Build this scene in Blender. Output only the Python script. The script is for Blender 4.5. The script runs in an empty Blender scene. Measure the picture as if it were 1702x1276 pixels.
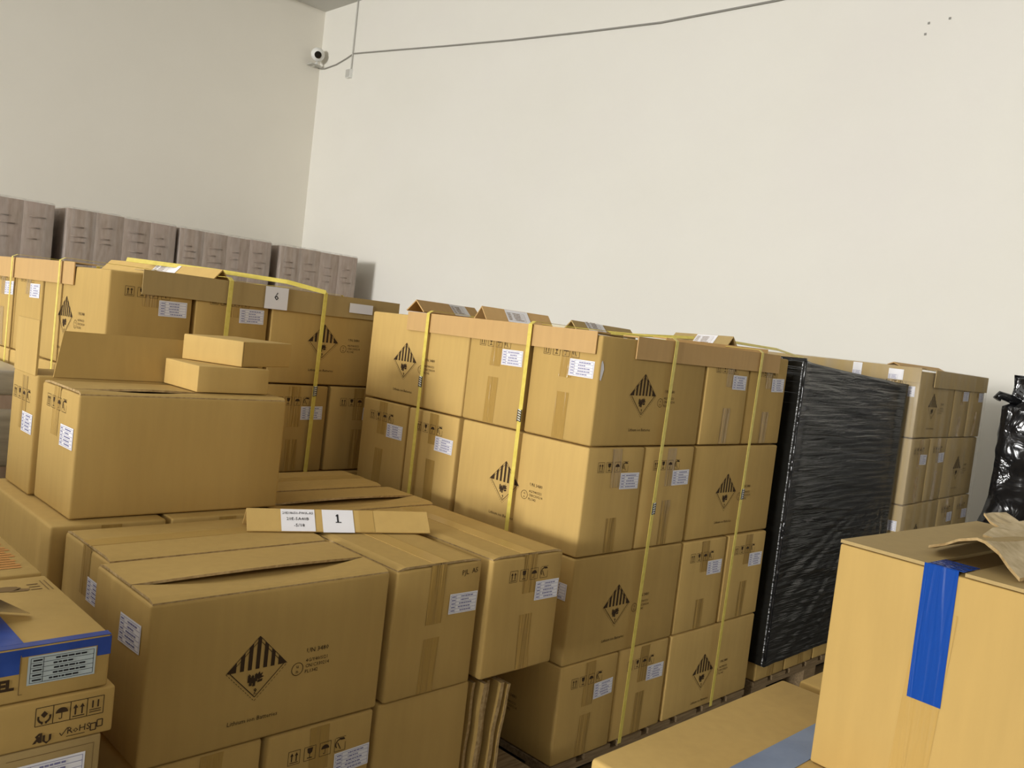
import bpy, math, random
from mathutils import Vector, Matrix, noise

random.seed(11)
S = bpy.context.scene
COL = S.collection
PI = math.pi

# ------------------------------------------------------------------ camera
FPX, YAW, PIT, ROL = 1434.70, math.radians(44.9436), math.radians(3.358), math.radians(6.735)
EYE = 1.40
fw = Vector((math.cos(YAW) * math.cos(PIT), math.sin(YAW) * math.cos(PIT), -math.sin(PIT)))
r0 = Vector((math.sin(YAW), -math.cos(YAW), 0)); u0 = r0.cross(fw)
rt = math.cos(ROL) * r0 + math.sin(ROL) * u0
up = -math.sin(ROL) * r0 + math.cos(ROL) * u0
cd = bpy.data.cameras.new('camera'); cam = bpy.data.objects.new('camera', cd); COL.objects.link(cam)
cam.matrix_world = Matrix(((rt.x, up.x, -fw.x, 0), (rt.y, up.y, -fw.y, 0), (rt.z, up.z, -fw.z, EYE), (0, 0, 0, 1)))
cd.sensor_width = 36; cd.lens = FPX / 1702 * 36; cd.clip_start = 0.02; cd.clip_end = 100
S.camera = cam

# ------------------------------------------------------------------ light
w = bpy.data.worlds.new('world'); S.world = w; w.use_nodes = True
w.node_tree.nodes['Background'].inputs[0].default_value = (0.95, 0.98, 1.0, 1)
w.node_tree.nodes['Background'].inputs[1].default_value = 1.0
def area(name, loc, rot, sx, sy, power, colr):
    l = bpy.data.lights.new(name, 'AREA'); l.shape = 'RECTANGLE'; l.size = sx; l.size_y = sy; l.energy = power; l.color = colr
    o = bpy.data.objects.new(name, l); o.location = loc; o.rotation_euler = rot; COL.objects.link(o); return o
# daylight through the loading door in the far left end wall (behind and left of the camera)
area('door_daylight', (-27.9, -2.3, 3.2), (0, -PI / 2, 0), 4.4, 6.0, 7250, (1.0, 0.985, 0.955))
# unseen fill lamp added under the ceiling to lift lids and left wall
area('overhead_fill', (-7.0, 5.0, 5.65), (0, 0, 0), 16.0, 5.0, 480, (1.0, 0.985, 0.94))
area('overhead_fill_rear', (-5.0, -5.0, 5.65), (0, 0, 0), 14.0, 4.0, 215, (1.0, 0.985, 0.94))  # second unseen fill, added towards the rear to brighten the shaded fronts



S.view_settings.view_transform = 'Standard'; S.view_settings.look = 'None'
S.view_settings.exposure = 0.0; S.view_settings.gamma = 1.0; S.view_settings.use_curve_mapping = False
S.cycles.use_denoising = True
S.cycles.max_bounces = 8; S.cycles.diffuse_bounces = 5

# ------------------------------------------------------------------ materials
def mat(name, base, rough=0.85, spec=0.3, metal=0.0):
    m = bpy.data.materials.new(name); m.use_nodes = True
    b = m.node_tree.nodes['Principled BSDF']
    b.inputs['Base Color'].default_value = (*base, 1); b.inputs['Roughness'].default_value = rough
    b.inputs['Specular IOR Level'].default_value = spec; b.inputs['Metallic'].default_value = metal
    return m
def noisy(name, c1, c2, scale, rough=0.85, spec=0.2, stretch=(1, 1, 1), bump=0.0, bscale=None, detail=6, c3=None, s3=2.0, bdist=0.002):
    m = mat(name, c1, rough, spec); nt = m.node_tree; b = nt.nodes['Principled BSDF']
    tc = nt.nodes.new('ShaderNodeTexCoord'); mp = nt.nodes.new('ShaderNodeMapping'); mp.inputs['Scale'].default_value = stretch
    nt.links.new(tc.outputs['Object'], mp.inputs['Vector'])
    n = nt.nodes.new('ShaderNodeTexNoise'); n.inputs['Scale'].default_value = scale; n.inputs['Detail'].default_value = detail
    nt.links.new(mp.outputs[0], n.inputs['Vector'])
    r = nt.nodes.new('ShaderNodeValToRGB'); r.color_ramp.elements[0].position = 0.3; r.color_ramp.elements[1].position = 0.7
    r.color_ramp.elements[0].color = (*c1, 1); r.color_ramp.elements[1].color = (*c2, 1)
    nt.links.new(n.outputs['Fac'], r.inputs[0]); out = r.outputs[0]
    if c3:
        n3 = nt.nodes.new('ShaderNodeTexNoise'); n3.inputs['Scale'].default_value = s3; n3.inputs['Detail'].default_value = 3
        nt.links.new(tc.outputs['Object'], n3.inputs['Vector'])
        r3 = nt.nodes.new('ShaderNodeValToRGB'); r3.color_ramp.elements[0].position = 0.5; r3.color_ramp.elements[1].position = 0.75
        nt.links.new(n3.outputs['Fac'], r3.inputs[0])
        mx = nt.nodes.new('ShaderNodeMix'); mx.data_type = 'RGBA'; mx.inputs['B'].default_value = (*c3, 1)
        mm = nt.nodes.new('ShaderNodeMath'); mm.operation = 'MULTIPLY'; mm.inputs[1].default_value = 0.5
        nt.links.new(r3.outputs[0], mm.inputs[0]); nt.links.new(mm.outputs[0], mx.inputs['Factor'])
        nt.links.new(out, mx.inputs['A']); out = mx.outputs['Result']
    nt.links.new(out, b.inputs['Base Color'])
    if bump:
        bn = nt.nodes.new('ShaderNodeTexNoise'); bn.inputs['Scale'].default_value = bscale or scale; bn.inputs['Detail'].default_value = 4
        nt.links.new(mp.outputs[0], bn.inputs['Vector'])
        bp = nt.nodes.new('ShaderNodeBump'); bp.inputs['Strength'].default_value = bump; bp.inputs['Distance'].default_value = bdist
        nt.links.new(bn.outputs['Fac'], bp.inputs['Height']); nt.links.new(bp.outputs[0], b.inputs['Normal'])
    return m
def kraft(name, c):
    d = tuple(v * 0.93 for v in c); e = tuple(v * k for v, k in zip(c, (0.97, 0.94, 0.88)))
    return noisy(name, d, c, 45, 0.75, 0.25, (1, 1, 0.12), bump=0.12, bscale=30, c3=e, s3=3.5)
K1 = kraft('kraft_board', (0.475, 0.315, 0.102))
K2 = kraft('kraft_board_light', (0.535, 0.36, 0.122))
K3 = kraft('kraft_board_pinkish', (0.54, 0.345, 0.145))
K4 = kraft('kraft_board_dull', (0.41, 0.295, 0.125))
KG = noisy('weathered_carton_board', (0.33, 0.255, 0.20), (0.44, 0.35, 0.285), 14, 0.7, 0.3, (2.5, 2.5, 0.6), c3=(0.42, 0.30, 0.27), s3=2.5)
EDGE = noisy('torn_board_edge', (0.30, 0.20, 0.085), (0.50, 0.36, 0.18), 90, 0.95, 0.1)
INNER = mat('seam_and_cavity_shade', (0.30, 0.20, 0.08), 0.9, 0.1)  # dark tone for a box seam and the painted shade under the lid
def tape_mat(name, c):
    m = noisy(name, tuple(v * 0.94 for v in c), c, 20, 0.14, 0.5, (1, 1, 0.1)); nt = m.node_tree; b = nt.nodes['Principled BSDF']
    tc = nt.nodes.new('ShaderNodeTexCoord'); mp = nt.nodes.new('ShaderNodeMapping'); mp.inputs['Scale'].default_value = (70, 70, 4)
    n = nt.nodes.new('ShaderNodeTexNoise'); n.inputs['Scale'].default_value = 1.0; n.inputs['Detail'].default_value = 2; n.inputs['Distortion'].default_value = 0.5
    nt.links.new(tc.outputs['Object'], mp.inputs[0]); nt.links.new(mp.outputs[0], n.inputs['Vector'])
    bp = nt.nodes.new('ShaderNodeBump'); bp.inputs['Strength'].default_value = 0.9; bp.inputs['Distance'].default_value = 0.006
    nt.links.new(n.outputs['Fac'], bp.inputs['Height']); nt.links.new(bp.outputs[0], b.inputs['Normal']); return m
TAPE = tape_mat('brown_packing_tape', (0.395, 0.25, 0.072))
TAPE2 = tape_mat('tan_packing_tape', (0.47, 0.305, 0.095))
PAPER = mat('white_label_paper', (0.78, 0.77, 0.80), 0.6, 0.3)
PAPERG = mat('grey_green_label_paper', (0.44, 0.50, 0.50), 0.5, 0.3)
INK = mat('dark_brown_print', (0.045, 0.026, 0.012), 0.8, 0.2)
INKF = mat('faded_print', (0.20, 0.125, 0.05), 0.8, 0.2)
INKG = mat('faint_carton_print', (0.31, 0.235, 0.185), 0.8, 0.2)
INKB = mat('blue_grey_label_print', (0.20, 0.20, 0.36), 0.7, 0.2)
INKK = mat('black_print', (0.02, 0.02, 0.022), 0.7, 0.2)
ORANGE = mat('orange_print', (0.49, 0.235, 0.068), 0.8, 0.2)
STRAP = noisy('yellow_strap', (0.62, 0.50, 0.085), (0.72, 0.60, 0.14), 60, 0.35, 0.5)
WIRE = mat('buckle_wire', (0.05, 0.05, 0.05), 0.4, 0.5)
WIREW = mat('buckle_plastic', (0.75, 0.75, 0.72), 0.4, 0.5)
LIDTAPE = mat('lid_tape', (0.47, 0.305, 0.095), 0.3, 0.5)
BLUE = tape_mat('blue_tape', (0.007, 0.058, 0.31))
BLUED = noisy('dark_blue_tape', (0.012, 0.045, 0.24), (0.03, 0.08, 0.36), 22, 0.32, 0.5, bump=0.25, bscale=40)
BLUEP = noisy('pale_blue_tape', (0.115, 0.17, 0.30), (0.16, 0.225, 0.37), 18, 0.3, 0.5, bump=0.2, bscale=30)
WOOD = noisy('pallet_wood', (0.16, 0.11, 0.06), (0.28, 0.20, 0.11), 12, 0.9, 0.1, (1, 12, 12))
WALL = noisy('white_plaster', (0.775, 0.755, 0.69), (0.795, 0.775, 0.715), 1.3, 0.95, 0.1, (1, 0.6, 1), bump=0.35, bscale=3, c3=(0.765, 0.735, 0.695), s3=0.8, bdist=0.006)
WALL2 = noisy('white_plaster_left', (0.80, 0.765, 0.68), (0.82, 0.785, 0.70), 1.3, 0.95, 0.1, bump=0.35, bscale=3, bdist=0.006)
CEIL = mat('ceiling_paint', (0.62, 0.61, 0.57), 0.95, 0.1)
DIM = noisy('bare_concrete_wall', (0.36, 0.345, 0.315), (0.44, 0.42, 0.385), 2, 0.95, 0.1)
FLOOR = noisy('dark_concrete', (0.085, 0.08, 0.072), (0.14, 0.132, 0.12), 3, 0.6, 0.3)
WHITE = mat('white_plastic', (0.8, 0.8, 0.77), 0.4, 0.5)
CABLE = mat('grey_cable', (0.30, 0.29, 0.26), 0.6, 0.3)
CONDUIT = mat('grey_conduit', (0.50, 0.49, 0.45), 0.5, 0.4)
BLACK = mat('black_lens', (0.01, 0.01, 0.01), 0.1, 0.6)
def film_black():
    m = noisy('black_stretch_film', (0.008, 0.008, 0.007), (0.014, 0.014, 0.012), 6, 0.19, 0.5)
    nt = m.node_tree; b = nt.nodes['Principled BSDF']
    tc = nt.nodes.new('ShaderNodeTexCoord'); mp = nt.nodes.new('ShaderNodeMapping'); mp.inputs['Scale'].default_value = (2.2, 2.2, 34)
    mp.inputs['Rotation'].default_value = (0, math.radians(-5), 0)
    n = nt.nodes.new('ShaderNodeTexNoise'); n.inputs['Scale'].default_value = 1.6; n.inputs['Detail'].default_value = 5; n.inputs['Distortion'].default_value = 0.6
    nt.links.new(tc.outputs['Object'], mp.inputs[0]); nt.links.new(mp.outputs[0], n.inputs['Vector'])
    bp = nt.nodes.new('ShaderNodeBump'); bp.inputs['Strength'].default_value = 0.65; bp.inputs['Distance'].default_value = 0.012
    nt.links.new(n.outputs['Fac'], bp.inputs['Height']); nt.links.new(bp.outputs[0], b.inputs['Normal'])
    return m
FILM = film_black()
def crumple():
    m = mat('black_crumpled_film', (0.008, 0.008, 0.009), 0.16, 0.6); nt = m.node_tree; b = nt.nodes['Principled BSDF']
    tc = nt.nodes.new('ShaderNodeTexCoord'); n = nt.nodes.new('ShaderNodeTexNoise')
    n.inputs['Scale'].default_value = 7; n.inputs['Detail'].default_value = 3; n.inputs['Distortion'].default_value = 1.0
    nt.links.new(tc.outputs['Object'], n.inputs['Vector'])
    bp = nt.nodes.new('ShaderNodeBump'); bp.inputs['Strength'].default_value = 0.6; bp.inputs['Distance'].default_value = 0.03
    nt.links.new(n.outputs['Fac'], bp.inputs['Height']); nt.links.new(bp.outputs[0], b.inputs['Normal'])
    return m
FILM2 = crumple()
def clear(name, fac, tint, rough=0.25, zs=0.4):
    m = bpy.data.materials.new(name); m.use_nodes = True; nt = m.node_tree
    for n in list(nt.nodes): nt.nodes.remove(n)
    o = nt.nodes.new('ShaderNodeOutputMaterial'); t = nt.nodes.new('ShaderNodeBsdfTransparent')
    p = nt.nodes.new('ShaderNodeBsdfPrincipled'); p.inputs['Base Color'].default_value = (*tint, 1); p.inputs['Roughness'].default_value = rough
    mx = nt.nodes.new('ShaderNodeMixShader')
    tc = nt.nodes.new('ShaderNodeTexCoord'); mp = nt.nodes.new('ShaderNodeMapping'); mp.inputs['Scale'].default_value = (11, 11, zs)
    n = nt.nodes.new('ShaderNodeTexNoise'); n.inputs['Scale'].default_value = 1.5; n.inputs['Detail'].default_value = 5
    nt.links.new(tc.outputs['Object'], mp.inputs[0]); nt.links.new(mp.outputs[0], n.inputs['Vector'])
    mr = nt.nodes.new('ShaderNodeMapRange'); mr.inputs['From Min'].default_value = 0.42; mr.inputs['From Max'].default_value = 0.78
    mr.inputs['To Min'].default_value = fac * 0.35; mr.inputs['To Max'].default_value = min(1, fac * 2.6)
    nt.links.new(n.outputs['Fac'], mr.inputs['Value']); nt.links.new(mr.outputs[0], mx.inputs[0])
    bp = nt.nodes.new('ShaderNodeBump'); bp.inputs['Strength'].default_value = 0.3; bp.inputs['Distance'].default_value = 0.01
    nt.links.new(n.outputs['Fac'], bp.inputs['Height']); nt.links.new(bp.outputs[0], p.inputs['Normal'])
    nt.links.new(t.outputs[0], mx.inputs[1]); nt.links.new(p.outputs[0], mx.inputs[2]); nt.links.new(mx.outputs[0], o.inputs[0])
    return m
CLEAR = clear('clear_stretch_film', 0.11, (0.62, 0.58, 0.5))
CLEARG = clear('cloudy_stretch_film', 0.16, (0.50, 0.46, 0.43))
GREYF = clear('grey_stretch_film', 0.42, (0.66, 0.64, 0.58), 0.3, 14)

GREYO = noisy('milky_stretch_film', (0.30, 0.285, 0.25), (0.47, 0.45, 0.40), 5, 0.35, 0.5, (1, 1, 9), bump=0.3, bscale=8)
# ------------------------------------------------------------------ mesh helpers
class MB:
    def __init__(s): s.v = []; s.f = []; s.m = []
    def add(s, vs, fs, mi=0):
        o = len(s.v); s.v += [tuple(p) for p in vs]; s.f += [tuple(i + o for i in f) for f in fs]; s.m += [mi] * len(fs); return s
    def box(s, x0, x1, y0, y1, z0, z1, mi=0, M=None):
        vs = [Vector(p) for p in ((x0, y0, z0), (x1, y0, z0), (x1, y1, z0), (x0, y1, z0), (x0, y0, z1), (x1, y0, z1), (x1, y1, z1), (x0, y1, z1))]
        if M is not None: vs = [M @ p for p in vs]
        return s.add(vs, ((0, 3, 2, 1), (4, 5, 6, 7), (0, 1, 5, 4), (1, 2, 6, 5), (2, 3, 7, 6), (3, 0, 4, 7)), mi)
    def build(s, name, mats, parent=None, smooth=False):
        me = bpy.data.meshes.new(name); me.from_pydata(s.v, [], s.f)
        for m in (mats if isinstance(mats, (list, tuple)) else [mats]): me.materials.append(m)
        for p, i in zip(me.polygons, s.m): p.material_index = i; p.use_smooth = smooth
        me.update()
        o = bpy.data.objects.new(name, me); COL.objects.link(o)
        if parent: o.parent = parent
        return o
def empty(name, loc, rz=0, label=None, cat=None, group=None):
    o = bpy.data.objects.new(name, None); o.empty_display_size = 0.05; COL.objects.link(o)
    o.location = loc; o.rotation_euler = (0, 0, rz); tag(o, label, cat, group); return o
def tag(o, label=None, cat=None, group=None, kind=None):
    if label: o['label'] = label
    if cat: o['category'] = cat
    if group: o['group'] = group
    if kind: o['kind'] = kind
    return o
def rbox(mb, hx, hy, z0, z1, r, bulge, inner=3, mi=0):
    """rounded box; bulge maps a face key to its outward swell at the middle"""
    hz = (z1 - z0) / 2; cz = (z0 + z1) / 2; H = (hx, hy, hz)
    def cs(h): return [-h, -h + r * 0.35, -h + r] + [-h + r + (2 * h - 2 * r) * k / (inner + 1) for k in range(1, inner + 1)] + [h - r, h - r * 0.35, h]
    idx = {}; vs = []; fs = []
    def vert(p):
        key = tuple(round(c, 5) for c in p)
        if key in idx: return idx[key]
        q = Vector([max(-(h - r), min(h - r, c)) for c, h in zip(p, H)]); d = Vector(p) - q
        if d.length > 1e-9: q = q + d.normalized() * r
        for ax in range(3):
            for sg in (-1, 1):
                if abs(p[ax] - sg * H[ax]) < 1e-7:
                    a, b = [k for k in range(3) if k != ax]
                    q[ax] += sg * bulge.get((ax, sg), 0) * (1 - (p[a] / H[a]) ** 2) * (1 - (p[b] / H[b]) ** 2)
        q.z += cz; idx[key] = len(vs); vs.append(q); return idx[key]
    for ax in range(3):
        a, b = [(1, 2), (2, 0), (0, 1)][ax]; A = cs(H[a]); B = cs(H[b])
        for sg in (-1, 1):
            for i in range(len(A) - 1):
                for j in range(len(B) - 1):
                    q = []
                    for (m, n) in ((i, j), (i + 1, j), (i + 1, j + 1), (i, j + 1)):
                        p = [0, 0, 0]; p[ax] = sg * H[ax]; p[a] = A[m]; p[b] = B[n]; q.append(vert(p))
                    fs.append(q if sg > 0 else q[::-1])
    mb.add(vs, fs, mi)

# ------------------------------------------------------------------ flat print templates: lists of (verts2d, faces)
def text2d(txt, size, align='LEFT', bold=0.0, lh=1.0):
    cu = bpy.data.curves.new('t', 'FONT'); cu.body = txt; cu.size = size; cu.align_x = align; cu.resolution_u = 1; cu.offset = bold; cu.space_line = lh
    cu.fill_mode = 'FRONT'
    o = bpy.data.objects.new('t', cu); COL.objects.link(o)
    dg = bpy.context.evaluated_depsgraph_get(); e = o.evaluated_get(dg); me = e.to_mesh()
    vs = [(v.co.x, v.co.y) for v in me.vertices]; fs = [tuple(p.vertices) for p in me.polygons]
    e.to_mesh_clear(); bpy.data.objects.remove(o); bpy.data.curves.remove(cu)
    return vs, fs
class T2:
    def __init__(s): s.v = []; s.f = []
    def poly(s, *pts): o = len(s.v); s.v += list(pts); s.f.append(tuple(range(o, o + len(pts)))); return s
    def rect(s, x0, y0, x1, y1): return s.poly((x0, y0), (x1, y0), (x1, y1), (x0, y1))
    def line(s, a, b, t):
        d = Vector((b[0] - a[0], b[1] - a[1])); d.normalize(); n = Vector((-d.y, d.x)) * t / 2
        return s.poly((a[0] - n.x, a[1] - n.y), (b[0] - n.x, b[1] - n.y), (b[0] + n.x, b[1] + n.y), (a[0] + n.x, a[1] + n.y))
    def path(s, pts, t):
        for a, b in zip(pts, pts[1:]): s.line(a, b, t)
        return s
    def ring(s, cx, cy, r, t, n=20, a0=0, a1=2 * PI):
        pts = [(cx + r * math.cos(a0 + (a1 - a0) * k / n), cy + r * math.sin(a0 + (a1 - a0) * k / n)) for k in range(n + 1)]
        return s.path(pts, t)
    def disc(s, cx, cy, rx, ry, a0=0, a1=2 * PI, n=14):
        return s.poly(*[(cx + rx * math.cos(a0 + (a1 - a0) * k / n), cy + ry * math.sin(a0 + (a1 - a0) * k / n)) for k in range(n)] + ([(cx + rx * math.cos(a1), cy + ry * math.sin(a1))] if a1 - a0 < 6 else []))
    def text(s, txt, x, y, size, align='LEFT', bold=0.0):
        vs, fs = text2d(txt, size, align, bold); o = len(s.v)
        s.v += [(a + x, b + y) for a, b in vs]; s.f += [tuple(i + o for i in f) for f in fs]; return s
    def merge(s, t, dx=0, dy=0, k=1.0):
        o = len(s.v); s.v += [(a * k + dx, b * k + dy) for a, b in t.v]; s.f += [tuple(i + o for i in f) for f in t.f]; return s

def hazard():
    t = T2(); h = 0.067
    for (a, b) in (((-h, 0), (0, h)), ((0, h), (h, 0))): t.line(a, b, 0.0012)
    for (a, b) in (((-h, 0), (0, -h)), ((0, -h), (h, 0))):                       # outer dashed outline of the lower half
        for k in range(12):
            p = [tuple(a[i] + (b[i] - a[i]) * (k + f) / 12 for i in (0, 1)) for f in (0, 0.6)]; t.line(p[0], p[1], 0.001)
    g = 0.059
    t.path([(-g, 0), (0, -g), (g, 0)], 0.0017); t.path([(-g, 0), (0, g), (g, 0)], 0.0012)
    for k in range(-3, 4):                                                     # seven upright stripes
        c = k * 0.0168; wd = 0.0042
        x0, x1 = c - wd, c + wd
        if k == -3: x0 = -0.064
        if k == 3: x1 = 0.064
        y0, y1 = h - abs(x0), h - abs(x1)
        if k == 0: t.poly((x0, 0), (x1, 0), (x1, y1), (0, h), (x0, y0))
        else: t.poly((x0, 0), (x1, 0), (x1, max(0.0005, y1)), (x0, max(0.0005, y0)))
    for i, (x, y) in enumerate(((-0.016, -0.018), (-0.0085, -0.0205), (-0.001, -0.018), (-0.012, -0.0255), (-0.0045, -0.0275))):  # battery cells
        t.rect(x - 0.003, y - 0.008, x + 0.003, y + 0.007); t.rect(x - 0.0012, y + 0.007, x + 0.0012, y + 0.0092)
    t.poly((0.0, -0.020), (0.006, -0.023), (0.017, -0.018), (0.011, -0.016), (0.014, -0.009), (0.008, -0.012), (0.006, -0.006), (0.002, -0.012))   # broken, flaming cell
    t.poly((0.003, -0.024), (0.014, -0.022), (0.013, -0.0275), (0.003, -0.029))
    t.text('9', 0, -0.051, 0.015, 'CENTER', 0.0003); t.line((-0.004, -0.0525), (0.004, -0.0525), 0.001)
    return t
def unmark():
    t = T2(); t.text('UN 3480', 0.030, 0.022, 0.0145)
    t.ring(0.0115, -0.0095, 0.0135, 0.0013)
    t.text('u', 0.0115, -0.0075, 0.012, 'CENTER'); t.text('n', 0.0115, -0.0185, 0.012, 'CENTER')
    for k, s_ in enumerate(('4G/Y40/S/21', 'CN/C330214', 'PL1342')): t.text(s_, 0.030, 0.002 - 0.012 * k, 0.0108)
    return t
def lith(): return T2().text('Lithium ion Batteries', 0, 0, 0.0132, 'CENTER')
def frame(t, x, y, wd, hg, th=0.0011):
    for a, b in (((x, y), (x + wd, y)), ((x + wd, y), (x + wd, y + hg)), ((x + wd, y + hg), (x, y + hg)), ((x, y + hg), (x, y))): t.line(a, b, th)
def arrows(t, x, y, k=1.0):
    for dx in (0.0085, 0.0195):
        t.rect(x + (dx - 0.0013) * k, y + 0.007 * k, x + (dx + 0.0013) * k, y + 0.020 * k)
        t.poly((x + (dx - 0.004) * k, y + 0.019 * k), (x + (dx + 0.004) * k, y + 0.019 * k), (x + dx * k, y + 0.026 * k))
    t.rect(x + 0.004 * k, y + 0.0035 * k, x + 0.024 * k, y + 0.0052 * k)
def umbrella(t, x, y, k=1.0):
    t.disc(x + 0.014 * k, y + 0.015 * k, 0.010 * k, 0.0095 * k, 0, PI); t.rect(x + 0.0133 * k, y + 0.005 * k, x + 0.0147 * k, y + 0.016 * k)
    t.path([(x + 0.014 * k, y + 0.0055 * k), (x + 0.0115 * k, y + 0.004 * k), (x + 0.0095 * k, y + 0.0062 * k)], 0.0014 * k)
def icons():
    t = T2(); wd, hg, st = 0.028, 0.030, 0.0385
    for k in range(4): frame(t, k * st, 0, wd, hg) if k < 3 else t.path([(k * st, hg), (k * st, 0), (k * st + wd, 0), (k * st + wd, hg * 0.6)], 0.0011)
    arrows(t, 0, 0)
    x = st; t.poly((x + 0.007, 0.027), (x + 0.021, 0.027), (x + 0.0195, 0.017), (x + 0.014, 0.013), (x + 0.0085, 0.017)); t.rect(x + 0.0132, 0.006, x + 0.0148, 0.014); t.rect(x + 0.008, 0.004, x + 0.020, 0.0062)
    umbrella(t, 2 * st, 0)
    x = 3 * st; t.ring(x + 0.013, 0.016, 0.0105, 0.0026, 10, PI * 0.45, PI * 1.25); t.poly((x + 0.010, 0.030), (x + 0.023, 0.029), (x + 0.027, 0.024), (x + 0.016, 0.024)); t.line((x + 0.007, 0.020), (x + 0.016, 0.004), 0.002)
    t.line((x + 0.002, hg + 0.001), (x + wd, hg + 0.001), 0.001)
    return t
def label_lines(wd, hg, rows=5, seed=1, split=0.22):
    rnd = random.Random(seed); t = T2(); m = 0.0035
    for k in range(rows + 1):
        y = m + (hg - 2 * m) * k / rows; t.line((m, y), (wd - m, y), 0.0007)
    for x in (m, wd - m, wd * split): t.line((x, m), (x, hg - m), 0.0007)
    for k in range(rows):
        y = m + (hg - 2 * m) * (k + 0.5) / rows; t.rect(m + 0.003, y - 0.0014, wd * split - 0.002, y + 0.0014)
        x = wd * split + 0.006 + rnd.random() * 0.012
        while x < wd - 0.014 - rnd.random() * 0.02:
            L = 0.002 + rnd.random() * 0.007; t.rect(x, y - 0.0015, x + L, y + 0.0015); x += L + 0.0014
    return t
T_HAZ, T_UN, T_LI, T_IC = hazard(), unmark(), lith(), icons()
T_LB = [label_lines(0.094, 0.05, 5, k) for k in range(4)]

# ------------------------------------------------------------------ cartons
class Carton:
    def __init__(s, name, label, x0, x1, y0, y1, z0, z1, frame=None, yaw=0.0, m=None, group=None, cat='carton', amp=0.004, r=0.007, tape=True, top=None, seed=None, prop=None):
        s.hx, s.hy, s.H = (x1 - x0) / 2, (y1 - y0) / 2, z1 - z0
        c = Vector(((x0 + x1) / 2, (y0 + y1) / 2, z0)); rz = math.radians(yaw)
        if frame:
            ox, oy, fy = frame; fy = math.radians(fy)
            c = Vector((ox + c.x * math.cos(fy) - c.y * math.sin(fy), oy + c.x * math.sin(fy) + c.y * math.cos(fy), z0)); rz += fy
        s.root = empty(name, c, rz, label, cat, group)
        rnd = random.Random(seed if seed is not None else label)
        s.rnd = rnd
        s.bul = {(ax, sg): rnd.uniform(-0.4, 1.0) * amp for ax in (0, 1) for sg in (-1, 1)}
        s.m = m or K1; mb = MB()
        ztop = s.H if not top else s.H - 0.008
        rbox(mb, s.hx, s.hy, 0, ztop, r, s.bul)
        s.body = mb.build('body', s.m, s.root, True)
        if top: s.flaps(top, ztop)
        if tape: s.end_tape()
    def pt(s, face, a, b, off):
        """a from the left as seen from outside, b up from the bottom"""
        hx, hy, H = s.hx, s.hy, s.H
        if face == 'v-': x, ax, sg, lim = -hx + a, 1, -1, hx
        elif face == 'v+': x, ax, sg, lim = hx - a, 1, 1, hx
        elif face == 'u-': x, ax, sg, lim = hy - a, 0, -1, hy
        elif face == 'u+': x, ax, sg, lim = -hy + a, 0, 1, hy
        elif face == 'top': return (-hx + a, -hy + b, H + off)
        g = s.bul[(ax, sg)] * (1 - (x / lim) ** 2) * (1 - ((b - H / 2) / (H / 2)) ** 2) + off
        return (x, sg * (hy + g), b) if ax == 1 else (sg * (hx + g), x, b)
    def width(s, face): return 2 * (s.hx if face[0] == 'v' else s.hy)
    def decal(s, name, face, t, a, b, mats, k=1.0, rot=0.0, off=0.0008, label=None):
        mb = MB(); c, sn = math.cos(rot) * k, math.sin(rot) * k
        mb.add([s.pt(face, a + x * c - y * sn, b + x * sn + y * c, off) for x, y in t.v], t.f)
        o = mb.build(name, mats, s.root); tag(o, label); return o
    def sheet(s, mb, face, a0, a1, b0, b1, off, mi=0, n=4, skew=0.0):
        vs = []; fs = []
        for j in range(n + 1):
            for i in range(n + 1):
                vs.append(s.pt(face, a0 + (a1 - a0) * i / n + skew * j / n, b0 + (b1 - b0) * j / n, off))
        for j in range(n):
            for i in range(n): q = j * (n + 1) + i; fs.append((q, q + 1, q + n + 2, q + n + 1))
        mb.add(vs, fs, mi)
    def label(s, face, a, b, wd=0.094, hg=0.05, rot=0.0, kind=0, paper=None, label=None, ink=None):
        mb = MB(); c, sn = math.cos(rot), math.sin(rot); kx, ky = wd / 0.094, hg / 0.05; t = T_LB[kind % 4]
        g = [(i * wd / 3, j * hg / 2) for j in range(3) for i in range(4)]
        mb.add([s.pt(face, a + x * c - y * sn, b + x * sn + y * c, 0.0012) for x, y in g], [(j * 4 + i, j * 4 + i + 1, j * 4 + i + 5, j * 4 + i + 4) for j in range(2) for i in range(3)], 0)
        mb.add([s.pt(face, a + x * kx * c - y * ky * sn, b + x * kx * sn + y * ky * c, 0.0019) for x, y in t.v], t.f, 1)
        o = mb.build('paper_label', [paper or PAPER, ink or INKB], s.root); tag(o, label)
    def marks(s, face, li=True):
        H = s.H
        s.decal('hazard_diamond', face, T_HAZ, 0.226, H - 0.168, INK)
        s.decal('approval_mark', face, T_UN, 0.308, H - 0.178, INK)
        if li: s.decal('battery_lettering', face, T_LI, 0.228, H - 0.278, INK)
    def end(s, face, ic=True, lb=True, a=None, db=0.0, kind=0):
        W = s.width(face)
        if ic: s.decal('handling_icons', face, T_IC, 0.050, s.H - 0.074 + db, INK)
        if lb: s.label(face, (W - 0.112) if a is None else a, s.H - 0.128 + db, kind=kind, rot=s.rnd.uniform(-0.03, 0.03))
    def end_tape(s):
        face = ('u-', 'u+') if s.hx >= s.hy else ('v-', 'v+'); W = s.width(face[0])
        tw = 0.048
        for f in face:
            c = W / 2 + s.rnd.uniform(-0.012, 0.012); d1 = s.rnd.uniform(0.10, 0.155); d2 = s.rnd.uniform(0.11, 0.165); sk = s.rnd.uniform(-0.01, 0.01)
            mb = MB(); s.sheet(mb, f, c - tw / 2, c + tw / 2, s.H - d1, s.H - 0.004, 0.0006, skew=sk); mb.build('tape', TAPE, s.root)
            mb = MB(); s.sheet(mb, f, c - tw / 2 - sk, c + tw / 2 - sk, 0.004, d2, 0.0006, skew=sk); mb.build('tape', TAPE, s.root)
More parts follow.
